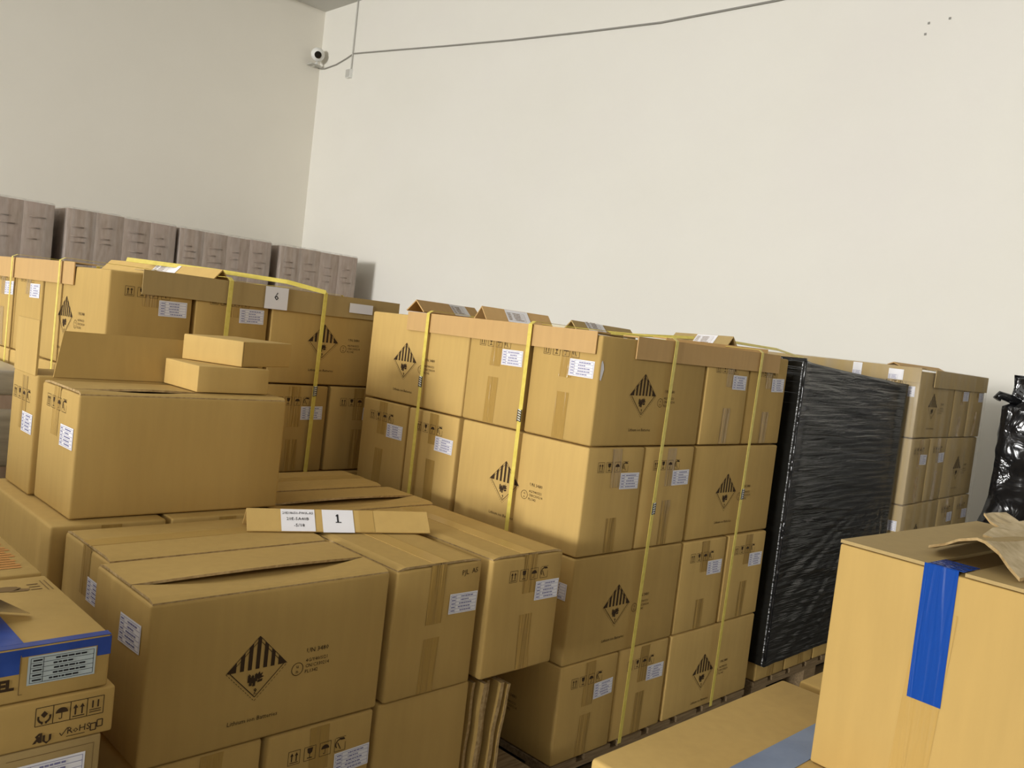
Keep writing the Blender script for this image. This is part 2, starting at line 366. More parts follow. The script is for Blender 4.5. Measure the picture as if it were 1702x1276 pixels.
    def flaps(s, top, z):
        """two long flaps meeting near the middle of the lid; 'open' lifts the edge of the rear one"""
        long_x = s.hx >= s.hy; L, Wd = (s.hx, s.hy) if long_x else (s.hy, s.hx); n = 12
        seam = {'closed': 0.0, 'open': -0.22 * Wd, 'ajar': -0.55 * Wd}[top]
        for side in (-1, 1):
            mb = MB(); e0 = side * (Wd - 0.003); e1 = seam + side * 0.0015; vs = []
            cols = 10
            for i in range(n + 1):
                fx = i / n; x = -L + 0.004 + (2 * L - 0.008) * fx
                arch = math.sin(PI * fx) if top != 'ajar' else math.sin(PI * min(1, fx * 1.5)) ** 2
                for j in range(cols + 1):
                    fj = j / cols; y = e0 + (e1 - e0) * fj; dz = -0.0055 * (1 - min(1, fj * 5)) ** 1.5
                    if top != 'closed':
                        if side > 0: dz += (0.012 if top == 'open' else 0.005) * arch * fj ** 1.5; y -= 0.022 * arch * fj * (1 if top == 'open' else 0.4)
                        else: dz += -(0.010 if top == 'open' else 0.005) * arch * fj ** 1.2; y -= 0.03 * arch * fj * (1 if top == 'open' else 0.2)
                    vs.append((x, y, z + 0.002 + dz) if long_x else (-y, x, z + 0.002 + dz))
            m = (n + 1) * (cols + 1); th = 0.0055
            vs2 = [(a, b, c + th) for a, b, c in vs]; fs = []; es = []
            for i in range(n):
                for j in range(cols):
                    q = i * (cols + 1) + j; a, b, c, d = q, q + cols + 1, q + cols + 2, q + 1
                    fs.append((a + m, b + m, c + m, d + m) if side < 0 else (d + m, c + m, b + m, a + m)); fs.append((d, c, b, a) if side < 0 else (a, b, c, d))
                for j in (0, cols): q = i * (cols + 1) + j; es.append((q, q + cols + 1, q + cols + 1 + m, q + m))
            for i in (0, n):
                for j in range(cols): q = i * (cols + 1) + j; es.append((q, q + 1, q + 1 + m, q + m))
            mb.add(vs + vs2, fs, 0); o = len(mb.f); mb.f += es; mb.m += [1] * len(es)
            mb.build('flap', [s.m, EDGE], s.root, False)
        if top == 'closed':
            mb = MB()
            if long_x: mb.box(-L + 0.002, L - 0.002, -0.024, 0.024, z + 0.0076, z + 0.0084)
            else: mb.box(-0.024, 0.024, -L + 0.002, L - 0.002, z + 0.0076, z + 0.0084)
            mb.build('tape', LIDTAPE, s.root)

def pallet(name, label, x0, x1, y0, y1, h, frame=None, group='wooden pallets under the carton stacks'):
    c = Vector(((x0 + x1) / 2, (y0 + y1) / 2, 0)); rz = 0
    if frame:
        ox, oy, fy = frame; rz = math.radians(fy); c = Vector((ox + c.x * math.cos(rz) - c.y * math.sin(rz), oy + c.x * math.sin(rz) + c.y * math.cos(rz), 0))
    p = empty(name, c, rz, label, 'pallet', group); hx, hy = (x1 - x0) / 2, (y1 - y0) / 2; n = 7
    for k in range(n):
        wd = 2 * hx / n * 0.78; xc = -hx + wd / 2 + (2 * hx - wd) * k / (n - 1)
        MB().box(xc - wd / 2, xc + wd / 2, -hy, hy, h - 0.02, h).build('deck_board', WOOD, p)
    for yb in (-hy + 0.05, 0, hy - 0.05):
        MB().box(-hx, hx, yb - 0.045, yb + 0.045, h - 0.038, h - 0.02).build('cross_board', WOOD, p)
        for xb in (-hx + 0.06, 0, hx - 0.06): MB().box(xb - 0.055, xb + 0.055, yb - 0.045, yb + 0.045, 0.018, h - 0.038).build('block', WOOD, p)
        MB().box(-hx, hx, yb - 0.045, yb + 0.045, 0, 0.018).build('base_board', WOOD, p)
    return p

TIER = ('top tier', 'second tier', 'third tier', 'bottom tier')
def stack(frame, zs, pats, phrase, L=0.555, Sh=0.272, skip=(), m=None, group=None, gap=0.012, skipmarks=(), jit=0.003):
    """pinwheel layers of eight cartons; local +x runs along the shaded side, local +y along the bright side"""
    B = 2 * Sh + gap; out = {}
    for ti, pat in enumerate(pats):
        z1, z0 = zs[ti], zs[ti + 1]
        if pat == 1:
            q = {'C0': (0, L, 0, Sh), 'C1': (0, L, Sh + gap, B), 'L0': (0, Sh, B + gap, B + gap + L), 'L1': (Sh + gap, B, B + gap, B + gap + L),
                 'R0': (L + gap, L + gap + Sh, 0, L), 'R1': (L + 2 * gap + Sh, L + 2 * gap + 2 * Sh, 0, L), 'K0': (B + gap, B + gap + L, L + gap, L + gap + Sh), 'K1': (B + gap, B + gap + L, L + 2 * gap + Sh, L + 2 * gap + 2 * Sh)}
            nm = {'C0': 'near corner', 'C1': 'second on bright side', 'L0': 'left end', 'L1': 'inside left', 'R0': 'second on shaded side', 'R1': 'right end', 'K0': 'inner back row', 'K1': 'outer back row'}
        else:
            q = {'C0': (0, Sh, 0, L), 'C1': (Sh + gap, B, 0, L), 'L0': (0, L, L + gap, L + gap + Sh), 'L1': (0, L, L + 2 * gap + Sh, L + 2 * gap + 2 * Sh),
                 'R0': (B + gap, B + gap + L, 0, Sh), 'R1': (B + gap, B + gap + L, Sh + gap, B), 'K0': (L + gap, L + gap + Sh, B + gap, B + gap + L), 'K1': (L + 2 * gap + Sh, L + 2 * gap + 2 * Sh, B + gap, B + gap + L)}
            nm = {'C0': 'near corner', 'C1': 'second on shaded side', 'L0': 'second on bright side', 'L1': 'left end', 'R0': 'right end', 'R1': 'inside right', 'K0': 'inner back row', 'K1': 'outer back row'}
        for key, (x0, x1, y0, y1) in q.items():
            if (ti, key) in skip or (ti > 0 and key[0] == 'K') or (ti > 0 and (key == 'L1' and pat == 1 or key == 'R1' and pat == 2)): continue
            rnd = random.Random(phrase + key + str(ti)); dx, dy = rnd.uniform(-jit, jit), rnd.uniform(-jit, jit)
            if key[0] != 'C' or True:
                if key[0] == 'R': dx = abs(dx)
            long_u = (x1 - x0) > (y1 - y0)
            look = ''
            if key[0] in 'CLR': look = ''
            c = Carton('cardboard_box', f'brown carton, {nm[key]}, {TIER[ti]}, {phrase}', x0 + dx, x1 + dx, y0 + dy, y1 + dy, z0 + 0.002, z1 - rnd.uniform(0, 0.004), frame, rnd.uniform(-0.3, 0.3), m or (K1 if rnd.random() < 0.75 else K2), group or f'cartons in the {phrase}')
            out[(ti, key)] = c
            if (ti, key) in skipmarks: continue
            kd = rnd.randrange(4)
            left = key in ('C0', 'C1', 'L0', 'L1') and x0 < 0.01; right = y0 < 0.01
            if left: c.end('u-', kind=kd) if long_u else c.marks('u-')
            if right: c.marks('v-') if long_u else c.end('v-', kind=kd)
    return out

def xf(frame, x, y, z):
    ox, oy, fy = frame; fy = math.radians(fy); return Vector((ox + x * math.cos(fy) - y * math.sin(fy), oy + x * math.sin(fy) + y * math.cos(fy), z))
def strap(label, pts, side, wd=0.0155, th=0.0012, group=None, buckle=None):
    """ribbon through pts; side = horizontal unit vector along the strap's width; buckle = (segment, fraction)"""
    root = empty('packing_strap', pts[0], 0, label, 'strap', group); o = Vector(pts[0]); mb = MB(); s = Vector(side) * wd / 2; vs = []
    P = [Vector(p) - o for p in pts]; n = len(P)
    for i, p in enumerate(P):
        a = P[max(0, i - 1)]; b = P[min(n - 1, i + 1)]; d = (b - a).normalized(); nr = d.cross(Vector(side)).normalized() * th / 2
        vs += [p - s - nr, p + s - nr, p + s + nr, p - s + nr]
    fs = []
    for i in range(n - 1):
        for k in range(4): fs.append((i * 4 + k, i * 4 + (k + 1) % 4, i * 4 + 4 + (k + 1) % 4, i * 4 + 4 + k))
    fs += [(0, 3, 2, 1), tuple(4 * (n - 1) + k for k in range(4))]
    mb.add(vs, fs); mb.build('band', STRAP, root)
    if buckle:
        i, f = buckle; c = P[i].lerp(P[i + 1], f); d = (P[i + 1] - P[i]).normalized(); nr = d.cross(Vector(side)).normalized()
        if nr.dot(Vector((-1, -1, 0))) < 0: nr = -nr
        M = Matrix((Vector(side), d, nr)).transposed().to_4x4(); M = M @ Matrix.Scale(0.68, 4); M.translation = c + nr * 0.003
        bb = MB()
        for k in range(5):
            y = -0.024 + k * 0.011; R = M @ Matrix.Translation((0, y, 0)) @ Matrix.Rotation(0.28, 4, 'Z')
            bb.box(-0.012, 0.012, -0.0018, 0.0018, -0.001, 0.0022, 0, R); bb.box(-0.010, 0.010, 0.0022, 0.0058, -0.001, 0.0016, 1, R)
        for x in (-0.011, 0.011): bb.box(x - 0.0012, x + 0.0012, -0.028, 0.028, -0.001, 0.0018, 0, M)
        b = bb.build('buckle', [WIRE, WIREW], root); tag(b, 'black and white wire buckle')
    return root
def angle_board(label, p, q, legs, d1, d2, m, th=0.004, group='cardboard edge boards on the stacks', wav=0.0, name='edge_board'):
    """L profile from p to q; legs run from the ridge along unit vectors d1 and d2"""
    p, q = Vector(p), Vector(q); d1, d2 = Vector(d1).normalized(), Vector(d2).normalized(); mb = MB(); n = 10; vs = []
    root = empty(name, p, 0, label, 'edge board', group)
    i1 = (d2 - d1 * d1.dot(d2)).normalized(); i2 = (d1 - d2 * d1.dot(d2)).normalized()
    for k in range(n + 1):
        f = k / n; c = (q - p) * f + Vector((0, 0, wav * math.sin(f * 7) + wav * 0.6 * math.sin(f * 17)))
        vs += [c, c + d1 * legs[0], c + d1 * legs[0] + i1 * th, c + (d1 + d2).normalized() * th * 1.3, c + d2 * legs[1] + i2 * th, c + d2 * legs[1]]
    fs = []
    for k in range(n):
        for j in range(6): a = k * 6 + j; b = k * 6 + (j + 1) % 6; fs.append((a, b, b + 6, a + 6))
    fs += [(0, 1, 2, 3), (0, 3, 4, 5)]; e = n * 6; fs += [(e, e + 3, e + 2, e + 1), (e, e + 5, e + 4, e + 3)]
    mb.add(vs, fs); mb.build('board', m, root)
    return root
def sheet3(name, o, ux, uy, wd, hg, mats, parent, t=None, off=0.001, rel=None, label=None, ink_t=None):
    """flat sheet of paper spanned by ux, uy from corner o (coordinates of the parent); optional print on it"""
    o, ux, uy = Vector(o), Vector(ux).normalized(), Vector(uy).normalized(); nr = ux.cross(uy); mb = MB()
    g = [o + ux * wd * i / 2 + uy * hg * j / 2 + nr * off for j in range(3) for i in range(3)]
    mb.add(g, [(j * 3 + i, j * 3 + i + 1, j * 3 + i + 4, j * 3 + i + 3) for j in range(2) for i in range(2)], 0)
    if t: mb.add([o + ux * x + uy * y + nr * (off + 0.0008) for x, y in t.v], t.f, 1)
    ob = mb.build(name, mats, parent); tag(ob, label); return ob

# ------------------------------------------------------------------ the room
def struct(name, boxes, m):
    mb = MB()
    for b in boxes: mb.box(*b)
    return tag(mb.build(name, m), kind='structure')
XW, YW, ZC = 6.75, 11.45, 5.72
struct('floor', [(-28, XW + 0.2, -9, YW + 0.2, -0.1, 0)], FLOOR)
struct('wall_right', [(XW, XW + 0.2, -9, YW, 0, ZC)], WALL)
struct('wall_left', [(-28, XW + 0.2, YW, YW + 0.2, 0, ZC)], WALL2)
struct('wall_back', [(-28, XW + 0.2, -9.2, -9, 0, ZC)], DIM)
struct('wall_front', [(-28.2, -28, -9, -5.4, 0, ZC), (-28.2, -28, 0.8, YW, 0, ZC), (-28.2, -28, -5.4, 0.8, 5.5, ZC)], DIM)
struct('ceiling', [(-28, XW + 0.2, -9, YW + 0.2, ZC, ZC + 0.15)], CEIL)
struct('trim_1', [(5.2, 5.92, YW - 0.3, YW - 0.001, ZC - 0.05, ZC - 0.001)], CEIL)

def tube(mb, pts, r, n=8, mi=0):
    vs = []; fs = []; P = [Vector(p) for p in pts]
    for i, p in enumerate(P):
        d = (P[min(i + 1, len(P) - 1)] - P[max(i - 1, 0)]).normalized(); a = d.orthogonal().normalized() if abs(d.z) > 0.9 else d.cross(Vector((0, 0, 1))).normalized(); b = d.cross(a)
        vs += [p + (a * math.cos(2 * PI * k / n) + b * math.sin(2 * PI * k / n)) * r for k in range(n)]
    for i in range(len(P) - 1):
        for k in range(n): fs.append((i * n + k, i * n + (k + 1) % n, i * n + n + (k + 1) % n, i * n + n + k))
    fs += [tuple(range(n))[::-1], tuple(range((len(P) - 1) * n, len(P) * n))]
    mb.add(vs, fs, mi)
def sphere(mb, c, r, mi=0, n=16, m=10, M=None):
    vs = []; fs = []
    for j in range(m + 1):
        for i in range(n):
            p = Vector((r * math.sin(PI * j / m) * math.cos(2 * PI * i / n), r * math.sin(PI * j / m) * math.sin(2 * PI * i / n), r * math.cos(PI * j / m))); vs.append(Vector(c) + p)
    for j in range(m):
        for i in range(n): fs.append((j * n + i, (j + 1) * n + i, (j + 1) * n + (i + 1) % n, j * n + (i + 1) % n))
    mb.add(vs, fs, mi)
# security camera in the corner, its bracket, and the wiring on the right wall
sc_ = empty('security_camera', (6.60, YW, 4.95), 0, 'white ball security camera with black lens on left wall near corner', 'security camera')
mb = MB(); sphere(mb, (0, -0.16, 0.09), 0.098); mb.build('head', WHITE, sc_, True)
dv = (Vector((0, 0, EYE)) - Vector((6.60, YW - 0.16, 5.04))).normalized(); dv = (dv + Vector((0.05, 0, -0.02))).normalized()
mb = MB(); c = Vector((0, -0.16, 0.09)); tube(mb, [c + dv * 0.05, c + dv * 0.101], 0.050, 18); mb.build('lens', BLACK, sc_)
mb = MB(); tube(mb, [(0, -0.16, 0.0), (0, -0.16, -0.03), (0, -0.10, -0.05), (0, -0.002, -0.05)], 0.016, 8); mb.build('arm', WHITE, sc_)
MB().box(-0.085, 0.07, -0.17, -0.02, -0.062, -0.05).build('bracket', CONDUIT, sc_)
xw = XW - 0.012
cd_ = MB(); tube(cd_, [(xw, 10.60, 4.79), (xw, 10.60, ZC - 0.001)], 0.012); tag(cd_.build('conduit_pipe', CONDUIT), 'thin grey vertical conduit pipe running down the bright wall near the corner', 'pipe')
jb = empty('junction_box', (XW, 10.62, 4.72), 0, 'small white junction box below the grey conduit on the bright wall', 'junction box')
MB().box(-0.05, 0, -0.05, 0.05, -0.06, 0.06).build('housing', WHITE, jb); MB().box(-0.056, -0.05, -0.042, 0.042, -0.052, 0.052).build('cover', CONDUIT, jb)
pts = [(10.585, 4.995), (9.6, 4.90), (8.6, 4.80), (7.39, 4.687), (6.3, 4.60), (5.29, 4.529), (4.08, 4.511), (2.0, 4.52), (-3, 4.6)]
mb = MB(); tube(mb, [(xw, y, z) for y, z in pts], 0.0095, 6); tag(mb.build('wall_cable', CABLE), 'long thin grey cable running along the top of the bright wall', 'cable')
mb = MB(); tube(mb, [(6.60, YW - 0.10, 4.895), (6.70, YW - 0.05, 4.89), (xw, 11.30, 4.88), (xw, 11.0, 4.90), (xw, 10.75, 4.95), (xw, 10.615, 4.985)], 0.009, 6); tag(mb.build('camera_cable', CABLE), 'short grey cable sagging from the security camera to the conduit', 'cable')
mb = MB()
for y, z in ((2.75, 4.10), (2.60, 4.11), (2.765, 4.02)): mb.box(xw + 0.006, XW, y - 0.008, y + 0.008, z - 0.008, z + 0.008)
tag(mb.build('wall_plugs', CABLE), 'three small dark fixing holes high on the bright wall at right', 'wall plug', kind='stuff')

# ------------------------------------------------------------------ grey wrapped pallets along the left wall
G = [(1.66, 2.774), (2.890, 4.002), (4.045, 5.152), (5.278, 6.375)]
GN = ('leftmost of the row, cut by the left edge', 'second from left', 'third from left', 'rightmost, beside the wall corner')
for gi, (x0, x1) in enumerate(G):
    g = empty('wrapped_pallet_load', ((x0 + x1) / 2, 9.95, 0), 0, f'tall film-wrapped greyish load at left wall, {GN[gi]}', 'wrapped pallet', 'film-wrapped loads along the left wall')
    h = (x1 - x0) / 2; rnd = random.Random(gi + 5); n = 4
    for (z0, z1) in ((0.15, 0.82), (0.83, 1.50), (1.51, 2.125)):
        for k in range(n):
            wd = 2 * h / n; xa = -h + wd * k + 0.0005; mb = MB(); H = z1 - z0 - rnd.uniform(0, 0.012)
            bm_ = MB(); rbox(bm_, wd / 2 - 0.0005, 0.535, 0, H, 0.003, {(1, -1): rnd.uniform(0, 0.012)}, 1)
            bm_.v = [(a + xa + wd / 2 - 0.0005, b + 0.0, c_ + z0) for a, b, c_ in bm_.v]
            if z0 > 0.8:
                for q in range(3):
                    zz = z0 + H * (0.72 - 0.14 * q) + rnd.uniform(-0.03, 0.03); xs = xa + 0.04 + rnd.uniform(0, 0.03)
                    bm_.box(xs, xs + rnd.uniform(0.08, 0.16), -0.5495, -0.545, zz, zz + 0.012, 1)
            bm_.build('carton', [KG, INKG], g, True)
    mb = MB(); rbox(mb, h + 0.008, 0.556, 0.14, 2.14, 0.03, {(1, -1): 0.006}, 6); mb.build('stretch_film', CLEARG, g, True)
    mb = MB()
    for k in range(7): mb.box(-h + 0.16 * k * 0.98, -h + 0.16 * k * 0.98 + 0.11, -0.53, 0.53, 0.12, 0.14)
    for y in (-0.5, 0, 0.5): mb.box(-h, h, y - 0.03, y + 0.03, 0, 0.12)
    mb.build('pallet', WOOD, g)

# ------------------------------------------------------------------ strapped stack under the sign 6
FA = (0.985, 2.77, 2.0); ZA = (1.453, 1.12, 0.79, 0.46, 0.135)
PA = 'stack under sign 6'
pallet('wooden_pallet', 'wooden pallet under the stack with sign 6', 0, 1.12, 0, 1.12, 0.135, FA)
A = stack(FA, ZA, (2, 1, 2, 1), PA, skip={(3, 'L0'), (3, 'L1'), (2, 'L0'), (2, 'L1')})
ex = lambda x, y: (xf(FA, x, y, 0) - xf(FA, 0, 0, 0)).normalized()
au, av = ex(1, 0), ex(0, 1)
b = angle_board('plain cardboard edge board on bright left side of stack under sign 6', xf(FA, -0.007, 0.27, 1.463), xf(FA, -0.007, 1.13, 1.463), (0.075, 0.07), (0, 0, -1), au, K3)
ba = angle_board('long cardboard edge board carrying sheet 6 on stack', xf(FA, 0.10, -0.009, 1.463), xf(FA, 1.135, -0.009, 1.463), (0.078, 0.07), (0, 0, -1), av, K4, wav=0.001)
R2 = Matrix.Rotation(math.radians(2.0), 3, 'Z')
t6 = T2().text('6', 0.045, 0.032, 0.040, 'CENTER')
sheet3('number_sheet', R2 @ Vector((0.428, -0.004, -0.078)), au, (0, 0, 1), 0.092, 0.078, [PAPER, INKK], ba, t6, label='white paper sheet printed with 6')
tl = T2().merge(T_LB[1], 0, 0, 1.15)
sheet3('paper_label', R2 @ Vector((0.79, -0.004, -0.058)), au, (0, 0, 1), 0.11, 0.036, [PAPER, INKB], ba)
sA = 'yellow straps round the stack under sign 6'
for k, (t, lab) in enumerate(((0.86, 'yellow strap on bright side of stack under sign 6, left one'), (0.375, 'yellow strap on bright side of stack under sign 6, crossing hazard diamond'))):
    strap(lab, [xf(FA, -0.016, t - 0.03, 0.14), xf(FA, -0.016, t, 0.8), xf(FA, -0.016, t, 1.466), xf(FA, 0.0, t, 1.475), xf(FA, 1.125, t, 1.475), xf(FA, 1.14, t, 1.46), xf(FA, 1.14, t, 0.14)], av, group=sA)
for k, (s_, lab) in enumerate(((0.395, 'yellow strap on shaded side of stack, left of sheet 6'), (0.775, 'yellow strap with buckle on shaded side of stack, right of sheet 6'))):
    strap(lab, [xf(FA, s_ - 0.004, -0.018, 0.14), xf(FA, s_ - 0.01, -0.018, 0.8), xf(FA, s_, -0.018, 1.465), xf(FA, s_, 0.0, 1.475), xf(FA, s_, 1.125, 1.475), xf(FA, s_, 1.14, 0.14)], au, group=sA, buckle=(1, 0.45) if k else None)
strap('yellow strap lying slack across the top beside sheet 6', [xf(FA, 0.22, 0.42, 1.50), xf(FA, 0.45, 0.2, 1.497), xf(FA, 0.65, 0.05, 1.489), xf(FA, 0.772, -0.02, 1.468)], Vector((0.35, 0.35, 0.87)), wd=0.017, group=sA)
def tent(label, p, q, leg, m, name='loose_edge_board', paper=None, spread=0.78, grp='loose cardboard edge boards lying on the stacks'):
    d = (Vector(q) - Vector(p)); d.z = 0; d.normalize(); sd = Vector((d.y, -d.x, 0))
    c1 = Vector((sd.x * math.sin(spread), sd.y * math.sin(spread), -math.cos(spread))); c2 = Vector((-sd.x * math.sin(spread), -sd.y * math.sin(spread), -math.cos(spread)))
    b = angle_board(label, p, q, (leg, leg), c1, c2, m, group=grp, name=name)
    if paper:
        a0, a1, leg_i = paper; dd = Vector(q) - Vector(p); L = dd.length; c = c1 if leg_i == 0 else c2; n = (dd.normalized()).cross(-c)
        if leg_i == 0: sheet3('paper_sheet', dd * a0 + c * leg * 0.98, dd, -c, L * (a1 - a0), leg * 0.94, [PAPER, INKF], b, T2().merge(T_LB[2], 0.002, 0.006, 0.85), off=0.0015 if n.z > 0 else -0.0015)
        else: sheet3('paper_sheet', dd * a1 + c * leg * 0.98, -dd, -c, L * (a1 - a0), leg * 0.94, [PAPER, INKF], b, T2().merge(T_LB[2], 0.002, 0.006, 0.85), off=0.0015)
    return b
tent('loose folded edge board with paper label lying on top of stack under sign 6', xf(FA, 0.405, 0.07, 1.500), xf(FA, 0.27, 0.68, 1.498), 0.056, K2, paper=(0.34, 0.55, 1))

# ------------------------------------------------------------------ strapped middle stack
FB = (1.93, 1.585, 0.0); ZB = (1.425, 1.098, 0.767, 0.44, 0.135); PB = 'middle strapped stack'
pallet('wooden_pallet', 'wooden pallet under the middle strapped stack', 0, 1.12, 0, 1.12, 0.135, FB)
Bs = stack(FB, ZB, (1, 2, 1, 2), PB)
c = Bs[(0, 'C0')]; t = T2().poly((0.0, 0.0), (0.006, -0.004), (0.012, 0.018), (0.015, 0.030), (0.011, 0.044), (0.004, 0.056), (0.0, 0.05))
c.decal('torn_label', 'v-', t, 0.006, c.H - 0.128, PAPER, label='torn white label scrap wrapped round the corner')
MB_ = 'yellow straps round the middle stack'
for y, lab, bk in ((0.775, 'yellow strap on bright side of middle stack, left one with buckle', 0.62), (0.275, 'yellow strap on bright side of middle stack, right one near corner', 0.55)):
    strap(lab, [(1.914, 1.585 + y - 0.01, 0.14), (1.914, 1.585 + y, 0.80), (1.914, 1.585 + y, 1.435), (1.93, 1.585 + y, 1.444), (3.05, 1.585 + y, 1.444), (3.066, 1.585 + y, 1.43), (3.066, 1.585 + y, 0.14)], (0, 1, 0), group=MB_, buckle=(1, bk))
for x, lab, bk in ((2.285, 'yellow strap on shaded side of middle stack, left one near corner', (1, 0.345)), (2.822, 'yellow strap on shaded side of middle stack, right one', (1, 0.37))):
    strap(lab, [(x - 0.045, 1.565, 0.14), (x - 0.03, 1.567, 0.62), (x, 1.570, 1.435), (x, 1.585, 1.444), (x, 2.70, 1.444), (x, 2.716, 1.43), (x, 2.716, 0.14)], (1, 0, 0), group=MB_, buckle=bk)
angle_board('orange-tan cardboard edge board on bright side of middle stack', (1.922, 1.597, 1.434), (1.922, 2.485, 1.434), (0.066, 0.06), (0, 0, -1), (1, 0, 0), K3)
angle_board('pinkish cardboard edge board on shaded side of middle stack', (2.092, 1.576, 1.434), (2.968, 1.576, 1.434), (0.068, 0.06), (0, 0, -1), (0, 1, 0), K3)
angle_board('short cardboard edge board at right end of middle stack top', (2.55, 1.80, 1.447), (3.02, 1.66, 1.452), (0.03, 0.06), (0, 0, -1), (0, 1, 0), K3)
tent('loose folded edge board on middle stack, leftmost, with paper label', (1.98, 2.52, 1.481), (2.36, 2.62, 1.483), 0.058, K3, paper=(0.52, 0.80, 0))
tent('loose folded edge board on middle stack, second from left, grey label', (2.05, 2.24, 1.482), (2.33, 2.18, 1.478), 0.062, K3, paper=(0.32, 0.66, 0))
tent('loose folded edge board lying on middle stack above its corner', (2.28, 2.02, 1.470), (2.62, 2.02, 1.465), 0.045, K4, paper=(0.2, 0.5, 0))
tent('loose folded edge board on middle stack, rightmost, open end towards front', (2.86, 1.72, 1.484), (2.86, 1.98, 1.478), 0.058, K4, paper=(0.25, 0.6, 1))
strap('slack yellow strap stretched over the top of middle stack', [(2.45, 1.98, 1.442), (2.571, 1.95, 1.446), (2.93, 1.86, 1.470), (3.35, 1.80, 1.462), (3.56, 1.78, 1.438)], (0, 0.75, 0.66), wd=0.015, group=MB_)

# ------------------------------------------------------------------ far stack
FD = (4.25, 1.53, 2.0); ZD = (1.45, 1.125, 0.80, 0.475, 0.135); PD = 'far stack right of black pallet'
pallet('wooden_pallet', 'wooden pallet under the far stack', 0, 1.08, 0, 1.08, 0.135, FD)
D = stack(FD, ZD, (1, 2, 1, 2), PD, L=0.532, Sh=0.259, m=K4, jit=0.002)
dd_ = lambda x, y: (xf(FD, x, y, 0) - xf(FD, 0, 0, 0)).normalized()
angle_board('cardboard edge board on shaded side of far stack', xf(FD, 0.18, -0.009, 1.462), xf(FD, 1.085, -0.009, 1.462), (0.085, 0.07), (0, 0, -1), dd_(0, 1), K4)
tent('thin loose edge board lying flat on far stack', xf(FD, 0.52, 0.32, 1.488), xf(FD, 0.95, 0.22, 1.486), 0.04, K3, spread=1.2)
bd = angle_board('cardboard edge board with two paper labels on bright side of far stack', xf(FD, -0.009, 0.0, 1.462), xf(FD, -0.009, 1.08, 1.462), (0.07, 0.07), (0, 0, -1), dd_(1, 0), K4)
for t_ in (0.15, 0.325): sheet3('paper_label', Matrix.Rotation(math.radians(2), 3, 'Z') @ Vector((-0.0015, t_, -0.066)), -dd_(0, 1), (0, 0, 1), 0.07 if t_ < 0.2 else 0.045, 0.05 if t_ < 0.2 else 0.062, [PAPER, INKB], bd, T2().merge(T_LB[1], 0, 0, 0.5))
mb = MB(); rbox(mb, 0.553, 0.553, 0.15, 1.466, 0.012, {(0, -1): 0.004, (1, -1): 0.004}, 6)
o = mb.build('stretch_film', CLEAR, None, True); o.location = xf(FD, 0.541, 0.541, 0); o.rotation_euler = (0, 0, math.radians(2)); tag(o, 'clear stretch film wrapped round the far carton stack', 'stretch film')

# ------------------------------------------------------------------ black wrapped pallet
pallet('wooden_pallet', 'wooden pallet under the black film-wrapped load', 3.15, 4.16, 1.60, 2.66, 0.135)
for k, (x0, x1, lab) in enumerate(((3.155, 3.385, 'brown carton peeping out below the black film, at the left corner'), (3.395, 3.64, 'brown carton peeping out below the black film, second from left'), (3.655, 4.17, 'brown carton peeping out below the black film, right half'))):
    Carton('cardboard_box', lab, x0, x1, 1.600, 2.10 if k < 2 else 1.87, 0.137, 0.300, group='cartons under the black film', m=K1)
def film_box(x0, x1, y0, y1, z0, ztop, nx, nz, disp, mats, name, parent, c0):
    """closed film sleeve: four walls and a top, displaced by disp(p, normal)"""
    mb = MB(); vs = []; fs = []; idx = {}
    per = []
    for k in range(nx): per.append((Vector((x0 + (x1 - x0) * k / nx, y0, 0)), Vector((0, -1, 0))))
    for k in range(nx): per.append((Vector((x1, y0 + (y1 - y0) * k / nx, 0)), Vector((1, 0, 0))))
    for k in range(nx): per.append((Vector((x1 - (x1 - x0) * k / nx, y1, 0)), Vector((0, 1, 0))))
    for k in range(nx): per.append((Vector((x0, y1 - (y1 - y0) * k / nx, 0)), Vector((-1, 0, 0))))
    N = len(per)
    for i, (p, n) in enumerate(per):
        n2 = (n + per[(i - 1) % N][1]).normalized() if i % nx == 0 else n
        zt = ztop(p)
        for j in range(nz + 1):
            q = Vector((p.x, p.y, z0 + (zt - z0) * j / nz)); vs.append(q + disp(q, n) * (n2 if i % nx == 0 else n) - Vector(c0))
    for i in range(N):
        for j in range(nz): a = i * (nz + 1) + j; b = ((i + 1) % N) * (nz + 1) + j; fs.append((a, b, b + 1, a + 1))
    fs.append(tuple(i * (nz + 1) + nz for i in range(N)))
    mb.add(vs, fs); return mb.build(name, mats, parent, True)
cb = empty('black_wrapped_load', (3.67, 2.13, 0.2), 0, 'tall pallet load wrapped in glossy black stretch film', 'wrapped pallet')
def dispC(q, n):
    f = max(0.0, min(1.0, (q.z - 0.2) / 1.2)); v = 0
    e = min(q.x - 3.14, 4.20 - q.x) if abs(n.y) > 0.5 else min(q.y - 1.57, 2.68 - q.y); e = max(0, min(1, e / 0.08))
    s_ = q.x if abs(n.y) > 0.5 else q.y
    v += 0.0055 * noise.noise(Vector((s_ * 1.6, q.z * 16 + s_ * 2.0, 1.0 + n.x))) + 0.0035 * noise.noise(Vector((s_ * 3.1, q.z * 42 + s_ * 5, 4.0 + n.x)))
    if q.z < 0.95 and n.y < -0.5:                                            # fan of stretch folds running from right middle to lower left
        a = math.atan2(q.z - 0.93, q.x - 4.12); v += 0.0045 * noise.noise(Vector((a * 24, 3.3, 0))) * min(1, (0.95 - q.z) * 5)
    return e * (v - 0.003) + 0.002 - 0.012 * e * f * (1 if abs(n.y) > 0.5 else 0)
def ztopC(p): s_ = max(0.0, (p.x - 3.14) / 1.06); return 1.428 - 0.05 * s_ ** 0.8 - 0.035 * max(0, (p.y - 1.6))
o = film_box(3.138, 4.190, 1.562, 2.69, 0.215, ztopC, 70, 110, dispC, FILM, 'film', cb, (3.67, 2.13, 0.2))
